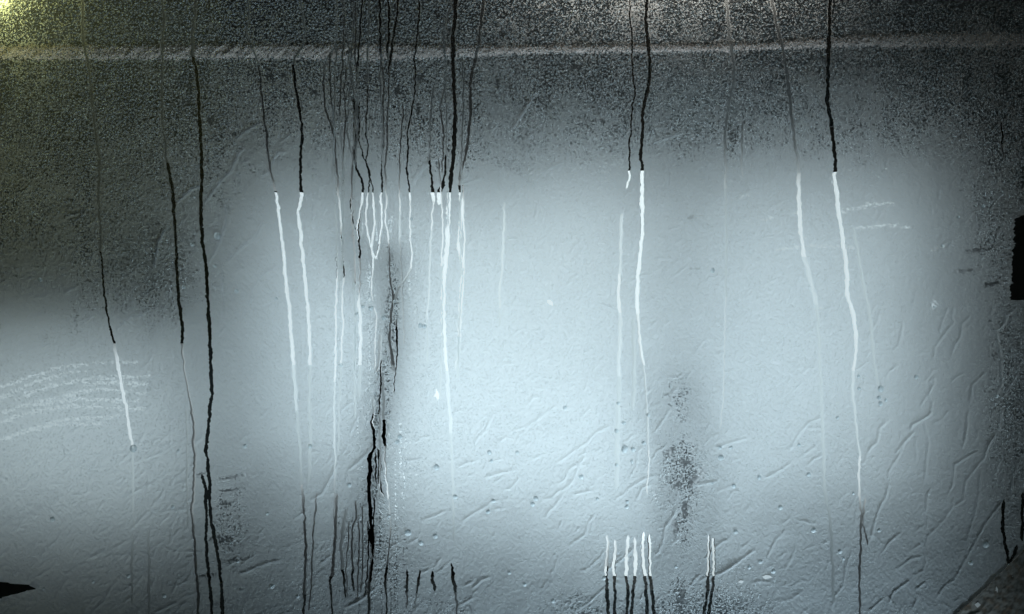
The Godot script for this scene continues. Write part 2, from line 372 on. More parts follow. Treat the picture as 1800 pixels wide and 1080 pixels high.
		["short black dash near the bottom edge, last of four, reaching the frame", "", [[CLEAR, 3, [793, 990, 795, 1002]], [CLEAR, 7, [795, 1002, 797, 1022, 800, 1040]], [FILMY, 3.5, [800, 1040, 803, 1060, 804, 1120]]]],
		["first of the dark threads fanning left of the black centre run", "", [[FILMY, 6, [592, 868, 590, 900, 589, 940, 587, 970, 584, 1012]], [CLEAR, 5, [584, 1012, 580, 1020, 582, 1042]], [CLEAR, 3, [582, 1042, 583, 1075, 583, 1120]]]],
		["second of the dark threads fanning left of the black centre run", "", [[HALF, 7, [610, 892, 603, 925, 599, 960, 602, 1000]], [CLEAR, 6, [602, 1000, 604, 1022]], [CLEAR, 4, [604, 1022, 608, 1052]]]],
		["third of the dark threads fanning left of the black centre run", "", [[FILMY, 2.4, [614, 915, 611, 960, 608, 1000, 610, 1050]]]],
		["fourth of the dark threads fanning left of the black centre run", "", [[FILMY, 4, [625, 880, 626, 910, 619, 930, 618, 970, 621, 1000]], [CLEAR, 4, [621, 1000, 619, 1018, 622, 1040]]]],
		["fifth of the dark threads fanning left of the black centre run", "", [[FILMY, 2.6, [629, 915, 632, 950, 630, 975, 629, 1020, 628, 1060]]]],
		["sixth of the dark threads fanning left of the black centre run", "", [[FILMY, 2.6, [637, 890, 637, 950, 638, 1000, 634, 1040]]]],
		["seventh of the dark threads fanning left of the black centre run", "", [[CLEAR, 2.6, [646, 915, 648, 970, 645, 1010, 642, 1050]]]],
		["black hooked trail beside the lower right corner piece", "", [[CLEAR, 7, [1764, 878, 1762, 920, 1766, 950, 1771, 970, 1773, 993]]]],
		["short black slanting trail against the lower right corner piece", "", [[CLEAR, 7, [1790, 958, 1782, 978, 1774, 993]]]],
		["black vertical drip at the right edge above the corner piece", "", [[CLEAR, 7, [1798, 866, 1797, 905, 1798, 952]]]],
		["short thin black drip high on the right side", "", [[CLEAR, 3, [1760, 212, 1764, 240, 1761, 252]], [FILMY, 2.6, [1761, 252, 1764, 278]]]],
		["wet grey ribbon in the pale trail's lower right", "", [[FAINT, 8, [1113, 560, 1115, 640, 1113, 720]]]],
		["broad faint streak far down the left side", "", [[FAINT, 5, [260, 930, 261, 1000, 262, 1120]]]],
		["second faint streak far down the left side", "", [[FAINT, 4, [232, 940, 231, 1000, 232, 1060]]]],
		["first from the left of the faint threads crossing the middle cluster", "faint threads in the middle cluster", [[FILMY, 3.0, [580.2, 93, 579.1, 139, 583.4, 184]], [FAINT, 3.5, [583.4, 184, 587.5, 230, 586.5, 276, 583.5, 322]]]],
		["second from the left of the faint threads crossing the middle cluster", "faint threads in the middle cluster", [[HALF, 2.6, [590.2, 41, 592.3, 87, 587.6, 134, 587.7, 180, 587.5, 226, 586.6, 273]], [FAINT, 3.1, [586.6, 273, 589.9, 319, 588.5, 365, 591.9, 412, 592.7, 458, 594.9, 504]]]],
		["third from the left of the faint threads crossing the middle cluster", "faint threads in the middle cluster", [[CLEAR, 3.1, [591, 430, 593.3, 478, 590.2, 526, 589.8, 574, 589.4, 622, 588.2, 670]], [HALF, 3.6, [588.2, 670, 587.9, 718, 587.1, 766, 589.8, 814, 588.2, 862, 586.9, 909]]]],
		["fourth from the left of the faint threads crossing the middle cluster", "faint threads in the middle cluster", [[FILMY, 3.1, [604.3, 11, 603.8, 59, 602.1, 107, 598.3, 155, 596.2, 203]], [FAINT, 3.6, [596.2, 203, 599.9, 251, 603.4, 299, 603.3, 347, 603.8, 395, 603.2, 443]]]],
		["fifth from the left of the faint threads crossing the middle cluster", "faint threads in the middle cluster", [[FILMY, 2.9, [609.1, 114, 604.7, 159, 607.5, 205, 604.5, 251, 601.8, 297]], [FAINT, 3.4, [601.8, 297, 601.4, 343, 602.7, 389, 601.6, 434, 602, 480, 597.9, 526]]]],
		["sixth from the left of the faint threads crossing the middle cluster", "faint threads in the middle cluster", [[FILMY, 3.4, [620.5, 256, 618.4, 304, 617.4, 352, 618.7, 400, 623.4, 448, 624, 496]], [FAINT, 3.9, [624, 496, 624.5, 544, 624.3, 592, 621.3, 640, 624.3, 688, 623.7, 736]]]],
		["seventh from the left of the faint threads crossing the middle cluster", "faint threads in the middle cluster", [[HALF, 2.8, [622.6, 279, 621.8, 326, 622.2, 373, 623.6, 420, 621.2, 467]], [FAINT, 3.3, [621.2, 467, 622.2, 513, 622.7, 560, 625, 607, 623.6, 654]]]],
		["eighth from the left of the faint threads crossing the middle cluster", "faint threads in the middle cluster", [[FILMY, 2.8, [626.4, -35, 625, 11, 625.8, 57, 623.7, 102, 627.8, 148]], [HALF, 3.3, [627.8, 148, 627.4, 194, 628.4, 240, 623.3, 285, 620.9, 331, 618.4, 377]]]],
		["ninth from the left of the faint threads crossing the middle cluster", "faint threads in the middle cluster", [[CLEAR, 3.3, [637.5, -25, 635.4, 22, 632.1, 69, 629.5, 115]], [HALF, 3.8, [629.5, 115, 626.4, 162, 623.2, 209, 622.7, 256]]]],
		["tenth from the left of the faint threads crossing the middle cluster", "faint threads in the middle cluster", [[CLEAR, 2.9, [670.1, 632, 668.5, 679, 666.1, 727]], [HALF, 3.4, [666.1, 727, 668, 774, 668.2, 821, 666.4, 869]]]],
		["eleventh from the left of the faint threads crossing the middle cluster", "faint threads in the middle cluster", [[HALF, 2.9, [671.6, 79, 668.1, 128, 669.8, 177]], [FAINT, 3.4, [669.8, 177, 672.3, 225, 672.2, 274, 674.4, 323]]]],
		["twelfth from the left of the faint threads crossing the middle cluster", "faint threads in the middle cluster", [[FILMY, 2.6, [708.5, 181, 706.4, 228, 702.8, 275, 701.3, 322, 703.4, 370]], [HALF, 3.1, [703.4, 370, 702.2, 417, 705.2, 464, 706.8, 511, 708.9, 559, 710.8, 606]]]],
		["thirteenth from the left of the faint threads crossing the middle cluster", "faint threads in the middle cluster", [[FILMY, 2.8, [770.9, 277, 774.7, 324, 777.1, 372, 778.5, 420, 775.6, 467]], [FAINT, 3.3, [775.6, 467, 778.2, 515, 777.6, 562, 779.1, 610, 773.4, 658, 773.9, 705]]]],
		["fourteenth from the left of the faint threads crossing the middle cluster", "faint threads in the middle cluster", [[HALF, 2.6, [780.5, 29, 781.1, 76, 784.1, 122, 782.9, 168, 785.2, 214]], [FAINT, 3.1, [785.2, 214, 784.1, 260, 786.2, 306, 788.1, 352, 787.2, 398]]]],
		["fifteenth from the left of the faint threads crossing the middle cluster", "faint threads in the middle cluster", [[HALF, 3.4, [812.6, 98, 814.5, 147, 814.6, 196, 812.1, 245, 811.4, 294]], [FAINT, 3.9, [811.4, 294, 810.9, 343, 808.4, 392, 809.9, 442, 810.6, 491]]]],
		["sixteenth from the left of the faint threads crossing the middle cluster", "faint threads in the middle cluster", [[FILMY, 3.1, [815.2, 323, 813.5, 372, 816.7, 421, 814.7, 470]], [FAINT, 3.6, [814.7, 470, 810, 519, 807.8, 568, 805.4, 617, 805.3, 666]]]],
	]
	tears = [
		["ragged black tear at the right edge of the misted sheet", [1784, 384, 1800, 378, 1860, 376, 1862, 520, 1800, 530, 1776, 530, 1779, 490, 1781, 455, 1785, 430, 1783, 410]],
		["pointed black tear at the left edge near the bottom", [-60, 1020, 0, 1023, 15, 1024, 24, 1029, 40, 1030, 48, 1027, 55, 1030, 63, 1034, 62, 1037, 55, 1035, 46, 1039, 35, 1043, 12, 1048, 0, 1053, -60, 1060]],
	]
	creases = [
		[804, 822, 820, 814, 840, 810],
		[864, 812, 873, 809, 887, 807],
		[851, 840, 876, 833, 907, 826],
		[866, 851, 884, 838],
		[811, 918, 833, 902, 856, 890, 864, 882, 880, 880],
		[978, 814, 991, 807, 1009, 793, 1033, 778, 1037, 771, 1049, 760, 1076, 747],
		[1017, 803, 1029, 796, 1033, 788],
		[956, 878, 969, 876, 982, 863, 989, 862, 1007, 847, 1018, 818, 1029, 800],
		[956, 911, 960, 909, 964, 900, 976, 889, 989, 871],
		[982, 851, 993, 842, 1000, 827, 1016, 814],
		[891, 767, 902, 757, 916, 753, 924, 751, 942, 740, 956, 729, 978, 713],
		[872, 782, 889, 769, 904, 773],
		[907, 778, 913, 764, 924, 758],
		[833, 782, 842, 767, 853, 758, 867, 727],
		[927, 713, 938, 699, 951, 698],
		[1022, 731, 1040, 716],
		[1080, 879, 1098, 869, 1102, 862, 1124, 847, 1138, 841, 1153, 837],
		[1107, 842, 1118, 820, 1122, 793, 1129, 787],
		[1147, 809, 1156, 793, 1167, 788],
		[1149, 762, 1164, 742, 1176, 722],
		[1178, 707, 1182, 691, 1191, 680],
		[882, 864, 898, 858, 911, 844, 909, 836],
		[1007, 870, 1040, 863],
		[1118, 882, 1129, 858, 1147, 852],
		[1022, 1005, 1037, 997, 1052, 984, 1063, 969],
		[1009, 1077, 1033, 1061, 1061, 1036, 1070, 1028],
		[1061, 1006, 1078, 995, 1100, 978, 1118, 961],
		[1000, 960, 1011, 952, 1028, 941, 1035, 919, 1044, 908],
		[1148, 980, 1159, 969, 1167, 945, 1169, 928, 1178, 915, 1185, 906, 1189, 893],
		[1209, 1036, 1224, 1017, 1231, 1010],
		[1240, 983, 1248, 973, 1257, 963, 1268, 954, 1281, 948],
		[1230, 1021, 1241, 1015, 1267, 1008, 1285, 997, 1300, 987],
		[1178, 958, 1194, 949],
		[1107, 1049, 1119, 1043],
		[1220, 855, 1263, 845],
		[1257, 787, 1313, 770],
		[1343, 842, 1367, 830, 1390, 815],
		[1390, 790, 1400, 770, 1420, 745, 1447, 733],
		[1420, 820, 1430, 808, 1447, 800],
		[1517, 817, 1530, 787, 1540, 780, 1547, 753, 1560, 735],
		[1563, 857, 1562, 830, 1583, 797, 1590, 780, 1607, 760],
		[1530, 950, 1537, 920, 1547, 890, 1558, 873, 1562, 853],
		[1603, 757, 1603, 747, 1623, 737, 1640, 723],
		[1623, 740, 1633, 777, 1628, 817, 1625, 850],
		[1667, 868, 1675, 850, 1678, 817, 1700, 803, 1720, 793],
		[1697, 780, 1700, 740, 1703, 720],
		[1675, 877, 1675, 890, 1657, 917, 1630, 943, 1627, 960, 1628, 983, 1623, 1003, 1603, 1013],
		[1677, 890, 1693, 880, 1697, 847, 1717, 820, 1730, 807, 1737, 783, 1750, 763],
		[1647, 1050, 1660, 1030, 1677, 1020, 1690, 997, 1710, 960, 1733, 920, 1767, 873],
		[1700, 973, 1700, 947, 1713, 907, 1720, 867, 1723, 830],
		[1563, 1063, 1570, 1043, 1600, 1020],
		[1603, 1073, 1613, 1053, 1610, 1037, 1627, 1023],
		[1573, 1003, 1600, 983, 1623, 977],
		[1527, 1077, 1553, 1053],
		[1463, 1070, 1467, 1050, 1483, 1030, 1487, 997, 1497, 970],
		[1550, 973, 1563, 953, 1583, 937],
		[1347, 983, 1363, 950, 1380, 933],
		[1263, 1010, 1290, 993, 1327, 967],
		[1627, 903, 1630, 870, 1637, 857],
		[1777, 867, 1780, 837, 1787, 817],
		[1502, 652, 1514, 646, 1526, 635],
		[1524, 598, 1531, 581, 1541, 568, 1548, 545],
		[1567, 619, 1579, 607, 1583, 593, 1588, 562],
		[1558, 670, 1560, 656, 1579, 641],
		[1654, 588, 1652, 579, 1659, 559, 1666, 542],
		[1676, 540, 1673, 559, 1677, 566, 1656, 593, 1644, 610, 1640, 634],
		[1601, 757, 1604, 747, 1635, 730, 1640, 706, 1632, 694, 1642, 675, 1642, 665, 1635, 670],
		[1618, 716, 1623, 706, 1631, 694],
		[1673, 624, 1678, 607, 1688, 593, 1690, 571, 1705, 557],
		[1705, 711, 1709, 677, 1719, 668, 1731, 656],
		[1693, 788, 1697, 764, 1702, 742],
		[1752, 586, 1755, 603, 1760, 631, 1761, 675, 1748, 699],
		[1753, 583, 1767, 566, 1770, 554, 1787, 542],
		[1762, 701, 1777, 677, 1789, 656],
		[1731, 800, 1736, 783, 1750, 764],
		[1756, 757, 1758, 733, 1762, 721],
		[1575, 798, 1589, 778, 1608, 759],
		[1522, 799, 1534, 783, 1543, 778, 1548, 752, 1563, 740],
		[1673, 670, 1693, 656],
		[310, 357, 337, 333, 353, 327],
		[360, 357, 387, 320, 407, 300, 420, 270, 430, 260],
		[460, 310, 473, 303, 483, 277, 490, 268, 507, 267],
		[413, 247, 433, 230, 457, 217],
		[270, 473, 277, 427, 290, 403],
		[400, 460, 427, 433, 450, 417, 463, 390],
		[367, 463, 383, 433, 397, 393, 397, 360],
		[437, 537, 443, 510, 463, 483, 483, 470],
		[203, 583, 230, 557, 250, 553, 253, 568],
		[390, 560, 393, 527, 390, 477],
		[227, 933, 247, 913, 260, 900],
		[83, 965, 100, 950, 107, 937],
		[220, 875, 257, 853, 277, 848],
		[253, 808, 287, 795],
		[160, 1077, 180, 1060, 197, 1030],
		[420, 1010, 470, 990, 493, 985],
		[517, 913, 540, 898],
		[547, 880, 567, 867, 593, 817],
		[273, 1077, 310, 1060],
		[610, 828, 627, 815, 653, 790, 662, 778],
		[608, 833, 613, 852],
		[598, 725, 605, 717, 622, 705],
		[728, 780, 743, 769, 760, 767],
		[710, 812, 742, 807],
		[615, 765, 627, 737, 630, 728],
		[715, 958, 735, 946],
		[741, 915, 762, 908, 784, 898],
		[560, 994, 582, 976],
		[609, 1068, 633, 1056, 666, 1029],
		[815, 1031, 835, 1021],
		[833, 1033, 845, 1021, 860, 1015],
		[806, 1066, 835, 1049],
		[737, 1009, 758, 1000],
		[764, 998, 776, 980],
		[897, 233, 920, 197, 943, 163],
		[940, 320, 960, 300, 987, 287],
		[723, 323, 747, 293, 780, 273],
		[807, 327, 847, 313],
		[1150, 250, 1200, 233],
		[787, 590, 817, 578],
		[890, 422, 910, 419],
	]
	beads = [860, 796, 909, 796, 864, 811, 936, 887, 867, 881, 858, 900, 993, 717, 1087, 709, 1140, 730, 1097, 744, 1084, 758, 1132, 779, 1098, 790, 1113, 791, 1084, 818, 1111, 812, 1050, 878, 1103, 883, 1102, 892, 1022, 839, 942, 877, 717, 937, 740, 955, 765, 943, 684, 908, 800, 874, 857, 901, 698, 777, 703, 768, 614, 853, 767, 822, 638, 539, 652, 542, 599, 642, 746, 574, 739, 573, 627, 552, 674, 559, 1265, 787, 1267, 805, 1285, 787, 1252, 850, 1290, 855, 1335, 840, 1422, 835, 1405, 783, 1473, 735, 1372, 893, 1430, 933, 1545, 933, 1483, 983, 1477, 970, 1317, 998, 1360, 1005, 1337, 988, 1293, 935, 1707, 990, 1733, 958, 1500, 868, 163, 1023, 92, 913, 77, 1035, 225, 1013, 288, 1048, 303, 892, 313, 793, 234, 789, 430, 785, 545, 785, 470, 903, 418, 987, 478, 1032, 523, 1050, 337, 430, 377, 468, 382, 415, 322, 505, 415, 512, 70, 492, 485, 525, 1657, 432, 1685, 382, 1728, 363, 1643, 540, 1549, 684, 1511, 684, 1510, 662, 1546, 700, 1558, 704, 1549, 710, 1611, 663, 1752, 697, 1799, 723, 1253, 476, 1188, 997, 922, 1028, 972, 1057, 1062, 1017, 723, 385, 895, 1007]
	smears = [
		[415, 838, 28, 3], [398, 886, 13, 4.5], [405, 862, 24, 2.5], [397, 950, 11, 6], [377, 947, 14, 3.5], [410, 985, 18, 3], [350, 834, 12, 3.5], [362, 1012, 14, 3.5],
		[1715, 441, 20, 3.5], [1692, 477, 18, 4], [1742, 500, 15, 4], [1643, 535, 5, 7], [1362, 638, 10, 3], [1253, 476, 4, 7],
		[615, 173, 10, 5.5], [473, 134, 7, 5.5], [500, 133, 6, 5], [552, 160, 6, 6], [370, 213, 8, 7], [330, 182, 9, 5], [412, 237, 4, 4], [874, 145, 4, 9], [1010, 118, 11, 5], [1058, 212, 4, 5], [960, 13, 9, 4],
		[1290, 3, 14, 3], [1215, 8, 7, 4], [700, 160, 8, 9], [735, 138, 9, 8], [645, 140, 7, 12], [598, 132, 5, 9], [735, 195, 4, 12], [1690, 10, 5, 5],
		[1205, 812, 12, 9], [1222, 845, 12, 16], [1180, 795, 9, 8], [1190, 850, 9, 10], [1235, 830, 8, 8], [1187, 925, 6, 16], [1204, 895, 6, 20], [1198, 1050, 8, 26],
	]
	wipes = [
		[[-20, 712, 20, 690, 60, 672, 130, 652, 200, 645, 262, 648], 4.0], [[30, 700, 90, 677, 150, 668, 262, 661], 3.5], [[-20, 748, 60, 724, 130, 714, 250, 719], 4.0], [[40, 757, 120, 737, 220, 732], 3.0],
		[[110, 694, 180, 684, 255, 692], 3.0], [[-20, 735, 30, 716, 80, 704, 130, 696], 3.0],
		[[-20, 690, 40, 666, 110, 646, 180, 637, 240, 636], 3.5], [[60, 712, 140, 702, 240, 706], 3.5], [[0, 772, 90, 748, 180, 744], 3.0], [[150, 676, 200, 672, 258, 676], 3.5], [[1480, 372, 1530, 360, 1570, 358], 3.0], [[1360, 440, 1420, 432, 1500, 436], 2.5], [[1500, 402, 1560, 396, 1600, 400], 2.5],
		[[1300, 347, 1318, 345], 3.0], [[1340, 388, 1356, 384], 3.0], [[1396, 376, 1412, 374], 3.5], [[1210, 384, 1232, 379], 3.0], [[1408, 418, 1422, 418], 3.0], [[1640, 438, 1662, 434], 3.0], [[1212, 473, 1230, 471], 2.5], [[1432, 541, 1446, 541], 2.5],
	]
	bare = [[688, 560, 14, 90, 0.75], [668, 640, 14, 70, 0.7], [668, 740, 24, 80, 0.85], [655, 840, 20, 60, 0.9], [652, 960, 16, 90, 0.7], [612, 950, 36, 80, 0.45], [1200, 830, 50, 70, 0.7], [1195, 700, 30, 60, 0.45], [1200, 920, 25, 60, 0.6], [1290, 220, 22, 90, 0.75], [1195, 1055, 18, 45, 0.9], [1250, 1080, 110, 55, 0.8], [1040, 1085, 130, 50, 0.6], [400, 930, 50, 80, 0.45], [680, 970, 22, 80, 0.5], [1112, 1030, 8, 40, 0.6], [790, 1080, 60, 40, 0.45], [1780, 700, 50, 260, 0.55], [250, 480, 150, 110, 0.5]]
	flecks = [
		["pointed white fleck in the bright middle, beside the faint streaks", [767, 685, 770, 690, 774, 695, 773, 699, 769, 703, 766, 699, 763, 697, 766, 691]],
		["slanting white fleck alone in the brightest part of the sheet", [962, 528, 966, 527, 970, 530, 973, 534, 972, 538, 967, 536, 963, 532]],
		["widest white fleck near the bottom right, right of the lone drip pair", [1340, 1014, 1346, 1011, 1354, 1012, 1358, 1016, 1350, 1017, 1345, 1019]],
		["small dull white fleck beside the widest fleck near the bottom", [1297, 1023, 1301, 1020, 1307, 1021, 1305, 1025, 1300, 1025]],
	]


func at_row(points: Array, y: float) -> float:
	for i in range(0, points.size() - 2, 2):
		if y <= points[i + 3] or i == points.size() - 4:
			return lerpf(points[i], points[i + 2], clampf((y - points[i + 1]) / maxf(points[i + 3] - points[i + 1], 0.01), 0.0, 1.0))
	return points[0]


func smooth_at(points: Array, y: float) -> float:
	return (at_row(points, y - 4.0) + 2.0 * at_row(points, y) + at_row(points, y + 4.0)) / 4.0


# For each trail and tear: the first row, and for each row its left and right edge, and for each band its clearness.
func ribbons() -> void:
	var k := 0
	for t in trails:
		var all := []
		for s in t[2]:
			all.append_array(s[2] if all.is_empty() else s[2].slice(2))
		var top: float = all[1]
		var foot: float = all[all.size() - 1]
		var r := {"row": ceili((top - Y0) / STEP), "left": PackedFloat32Array(), "right": PackedFloat32Array(), "clear": PackedInt32Array(), "k": k}
		var j: int = maxi(r.row, 0)
		r.row = j
		while Y0 + j * STEP <= foot and j <= NY:
			var y := float(Y0 + j * STEP)
			var n := 0
			while n < t[2].size() - 1 and y > t[2][n][2][t[2][n][2].size() - 1]:
				n += 1
			var s: Array = t[2][n]
			var w: float = s[1] * 0.8
			var ends: float = s[2][s[2].size() - 1]
			if n < t[2].size() - 1 and ends - y < 8.0:
				w = lerpf(t[2][n + 1][1], w, 0.5 + (ends - y) / 16.0)
			if n > 0 and y - s[2][1] < 8.0:
				w = lerpf(t[2][n - 1][1], w, 0.5 + (y - s[2][1]) / 16.0)
			w *= clampf(minf(y - top, foot - y) / 7.0 + 0.25, 0.25, 1.0)
			w *= 1.0 + 0.45 * noise.get_noise_2d(y * 4.0, k * 91.0) + 0.25 * noise.get_noise_2d(y * 15.0, k * 191.0)
			var ragged: float = 0.55 if s[0] == CLEAR else 0.35
			var x := smooth_at(all, y) + 2.0 * noise.get_noise_2d(y * 4.0, k * 57.0 + 500.0) + 1.1 * noise.get_noise_2d(y * 11.0, k * 33.0 + 900.0)
			r.left.append(x - w / 2.0 - ragged * maxf(0.0, rng.randfn(0.0, 0.9)))
			r.right.append(x + w / 2.0 + ragged * maxf(0.0, rng.randfn(0.0, 0.9)))
			r.clear.append(s[0])
			j += 1
		strips.append(r)
		k += 1
	for t in tears:
		var p: Array = t[1]
		var ys := range(p.size() / 2).map(func(i): return p[i * 2 + 1])
		var r := {"row": ceili((ys.min() - Y0) / float(STEP)), "left": PackedFloat32Array(), "right": PackedFloat32Array(), "k": -1}
		for j in range(r.row, floori((ys.max() - Y0) / float(STEP)) + 1):
			var y := float(Y0 + j * STEP) + 0.01
			var lo := 1e9
			var hi := -1e9
			for i in p.size() / 2:
				var n := (i + 1) % (p.size() / 2)
				var ya: float = p[i * 2 + 1]
				var yb: float = p[n * 2 + 1]
				if (ya <= y) != (yb <= y):
					var x := lerpf(p[i * 2], p[n * 2], (y - ya) / (yb - ya))
					lo = minf(lo, x)
					hi = maxf(hi, x)
			if lo > hi:
				break
			r.left.append(lo + rng.randfn(0.0, 1.5))
			r.right.append(maxf(hi, lo + 1.0) + rng.randfn(0.0, 1.5))
		strips.append(r)


func to_line(p: Vector2, line: Array) -> float:
	var best := 1e9
	for i in range(0, line.size() - 2, 2):
		var a := Vector2(line[i], line[i + 1])
		var b := Vector2(line[i + 2], line[i + 3])
		best = minf(best, p.distance_squared_to(Geometry2D.get_closest_point_to_segment(p, a, b)))
	return sqrt(best)


func fold_middle(x: float) -> float:
	return at_row([92, -300, 92, 250, 90, 480, 92, 620, 92, 760, 88, 900, 85, 1100, 84, 1290, 78, 1400, 72, 1500, 70, 1650, 70, 2200], x)


func fold_half(x: float) -> float:
	return at_row([11, -300, 12, 250, 13, 700, 10, 800, 7, 900, 6, 1350, 9, 1480, 12, 1600, 12, 2200], x)


# The sheet's relief, in metres, on its plan's lattice; and which part of the sheet each cell belongs to.
func press(line: Array, high: float, wide: float, part: int) -> void:
	var lo := Vector2(1e9, 1e9)
	var hi := -lo
	for i in range(0, line.size(), 2):
		lo = lo.min(Vector2(line[i], line[i + 1]))
		hi = hi.max(Vector2(line[i], line[i + 1]))
	var a := Vector2(line[0], line[1])
	var b := Vector2(line[line.size() - 2], line[line.size() - 1])
	var reach := wide * 2.6
	for j in range(maxi(0, floori((lo.y - reach - Y0) / STEP)), mini(NY, ceili((hi.y + reach - Y0) / STEP)) + 1):
		for i in range(maxi(0, floori((lo.x - reach - X0) / STEP)), mini(NX, ceili((hi.x + reach - X0) / STEP)) + 1):
			var p := Vector2(X0 + i * STEP, Y0 + j * STEP)
			var d := to_line(p, line) / wide
			if d < 2.6:
				var taper := clampf(0.25 + minf(p.distance_to(a), p.distance_to(b)) / 9.0, 0.0, 1.0)
				H[j * (NX + 1) + i] += high * taper * exp(-d * d) * (0.75 + 0.5 * fine.get_noise_2d(p.x * 1.5, p.y * 1.5))
			if part >= 0 and i < NX and j < NY and CELL[j * NX + i] >= 0 and to_line(p + Vector2.ONE * STEP * 0.5, line) < wide * 1.6:
				CELL[j * NX + i] = part


func relief() -> void:
	H.resize((NX + 1) * (NY + 1))
	NRM.resize(H.size())
	CELL.resize(NX * NY)
	CELL.fill(0)
	WET.resize(NX * NY)
	for j in NY + 1:
		for i in NX + 1:
			var x := float(X0 + i * STEP)
			var y := float(Y0 + j * STEP)
			var h := 0.0022 * noise.get_noise_2d(x * 0.35, y * 0.35) + 0.0004 * noise.get_noise_2d(x * 2.0 + 900.0, y * 1.2)
			h += 0.00042 * fine.get_noise_2d(x * 1.3, y * 1.3) + 0.00007 * rng.randfn()
			var d := (y - fold_middle(x)) / fold_half(x)
			if absf(d) < 2.0:
				var s := exp(-d * d * d * d)
				h += s * (0.0013 + 0.0014 * noise.get_noise_2d(x * 2.4 + y * 3.2, y * 1.2 - x * 0.9) * (0.6 + noise.get_noise_2d(x * 0.8, 70.0)) + 0.0004 * fine.get_noise_2d(x + y, y * 0.3))
			H[j * (NX + 1) + i] = h
	for j in NY:
		for i in NX:
			var x := X0 + i * STEP + STEP * 0.5
			var y := Y0 + j * STEP + STEP * 0.5
			if absf(y - fold_middle(x)) < fold_half(x) * (1.0 + 0.5 * fine.get_noise_2d(x, y) + rng.randfn(0.0, 0.18)):
				CELL[j * NX + i] = 1
	parts = [["sheet", M.sheet], ["fold", M.fold], ["thin_mist", M.thin]]
	for j in NY:
		for i in NX:
			var x := X0 + i * STEP + STEP * 0.5
			var y := Y0 + j * STEP + STEP * 0.5
			var share := coarseness(x, y) - 0.15
			if share < (0.05 if y < 300.0 or x > 1730.0 else 0.12):
				continue
			if CELL[j * NX + i] == 1:
				share *= 0.3
			if 0.5 + 0.85 * speck.get_noise_2d(x, y) + rng.randfn(0.0, 0.14) < share * 0.9:
				CELL[j * NX + i] = 2
	for s in wipes:
		parts.append(["wiped_streak", M.wiped])
		for j in range(maxi(0, floori((s[0][1] - 60.0 - Y0) / STEP)), mini(NY, ceili((s[0][1] + 60.0 - Y0) / STEP))):
			for i in range(maxi(0, floori((s[0][0] - 6.0 - X0) / STEP)), mini(NX, ceili((s[0][s[0].size() - 2] + 6.0 - X0) / STEP))):
				var p := Vector2(X0 + i * STEP + STEP * 0.5, Y0 + j * STEP + STEP * 0.5)
				if to_line(p, s[0]) < s[1] * (0.75 + fine.get_noise_2d(p.x * 0.7, p.y * 3.0) * 1.8) and speck.get_noise_2d(p.x, p.y) + rng.randfn(0.0, 0.3) > -0.15:
					CELL[j * NX + i] = parts.size() - 1
	for s in smears:
		parts.append(["clear_patch", M.patch])
		for j in range(maxi(0, floori((s[1] - s[3] * 2.0 - Y0) / STEP)), mini(NY, ceili((s[1] + s[3] * 2.0 - Y0) / STEP))):
			for i in range(maxi(0, floori((s[0] - s[2] * 2.0 - X0) / STEP)), mini(NX, ceili((s[0] + s[2] * 2.0 - X0) / STEP))):
				var p := Vector2(X0 + i * STEP + STEP * 0.5, Y0 + j * STEP + STEP * 0.5)
				var e := Vector2((p.x - s[0]) / s[2], (p.y - s[1] + (p.x - s[0]) * 0.12) / s[3])
				if e.length() + 1.3 * fine.get_noise_2d(p.x * 2.0, p.y * 2.0) + rng.randfn(0.0, 0.15) < 0.85:
					CELL[j * NX + i] = parts.size() - 1
	var at := 0
	while at < beads.size():
		bead_size.append(rng.randf_range(2.4, 4.2) * (1.5 if at % 18 == 6 else 1.0))
		at += 2
	for f in flecks.slice(0, 2):
		var p := PackedVector2Array()
		for q in range(0, f[1].size(), 2):
			p.append(Vector2(f[1][q], f[1][q + 1]))
		for j in range(floori((p[0].y - 24 - Y0) / STEP), mini(NY, ceili((p[0].y + 24 - Y0) / STEP))):
			for i in range(floori((p[0].x - 24 - X0) / STEP), mini(NX, ceili((p[0].x + 24 - X0) / STEP))):
				if Geometry2D.is_point_in_polygon(Vector2(X0 + (i + 0.5) * STEP, Y0 + (j + 0.5) * STEP), p):
					CELL[j * NX + i] = -1
	for c in creases:
		parts.append(["crease", M.sheet])
		var long := 0.0
		for i in range(0, c.size() - 2, 2):
			long += Vector2(c[i], c[i + 1]).distance_to(Vector2(c[i + 2], c[i + 3]))
		press(c, 0.0012 + 0.0007 * rng.randf(), 1.3 + minf(long / 160.0, 0.45), parts.size() - 1)
	# fine scratches and small puckers, too slight to pick apart
	for n in 1400:
		var x := rng.randf_range(-40, 1840)
		var y := rng.randf_range(230, 1120)
		if rng.randf() < 0.35:
			x = rng.randf_range(-30, 330)
			y = rng.randf_range(760, 1110)
		var a := deg_to_rad(rng.randf_range(18, 62)) if x < 1450 else deg_to_rad(rng.randf_range(40, 100))
		var line := [x, y]
		for k in rng.randi_range(1, 3):
			a += rng.randfn(0.0, 0.3)
			var d := rng.randf_range(5, 16)
			x += cos(a) * d
			y -= sin(a) * d
			line.append_array([x, y])
		press(line, rng.randf_range(0.0003, 0.0011), rng.randf_range(1.1, 1.7), -1)
	for j in NY + 1:
		for i in NX + 1:
			var dx := H[j * (NX + 1) + mini(i + 1, NX)] - H[j * (NX + 1) + maxi(i - 1, 0)]
			var dy := H[mini(j + 1, NY) * (NX + 1) + i] - H[maxi(j - 1, 0) * (NX + 1) + i]
			NRM[j * (NX + 1) + i] = Vector3(-dx / (2 * STEP * U), dy / (2 * STEP * U), 1.0).normalized()


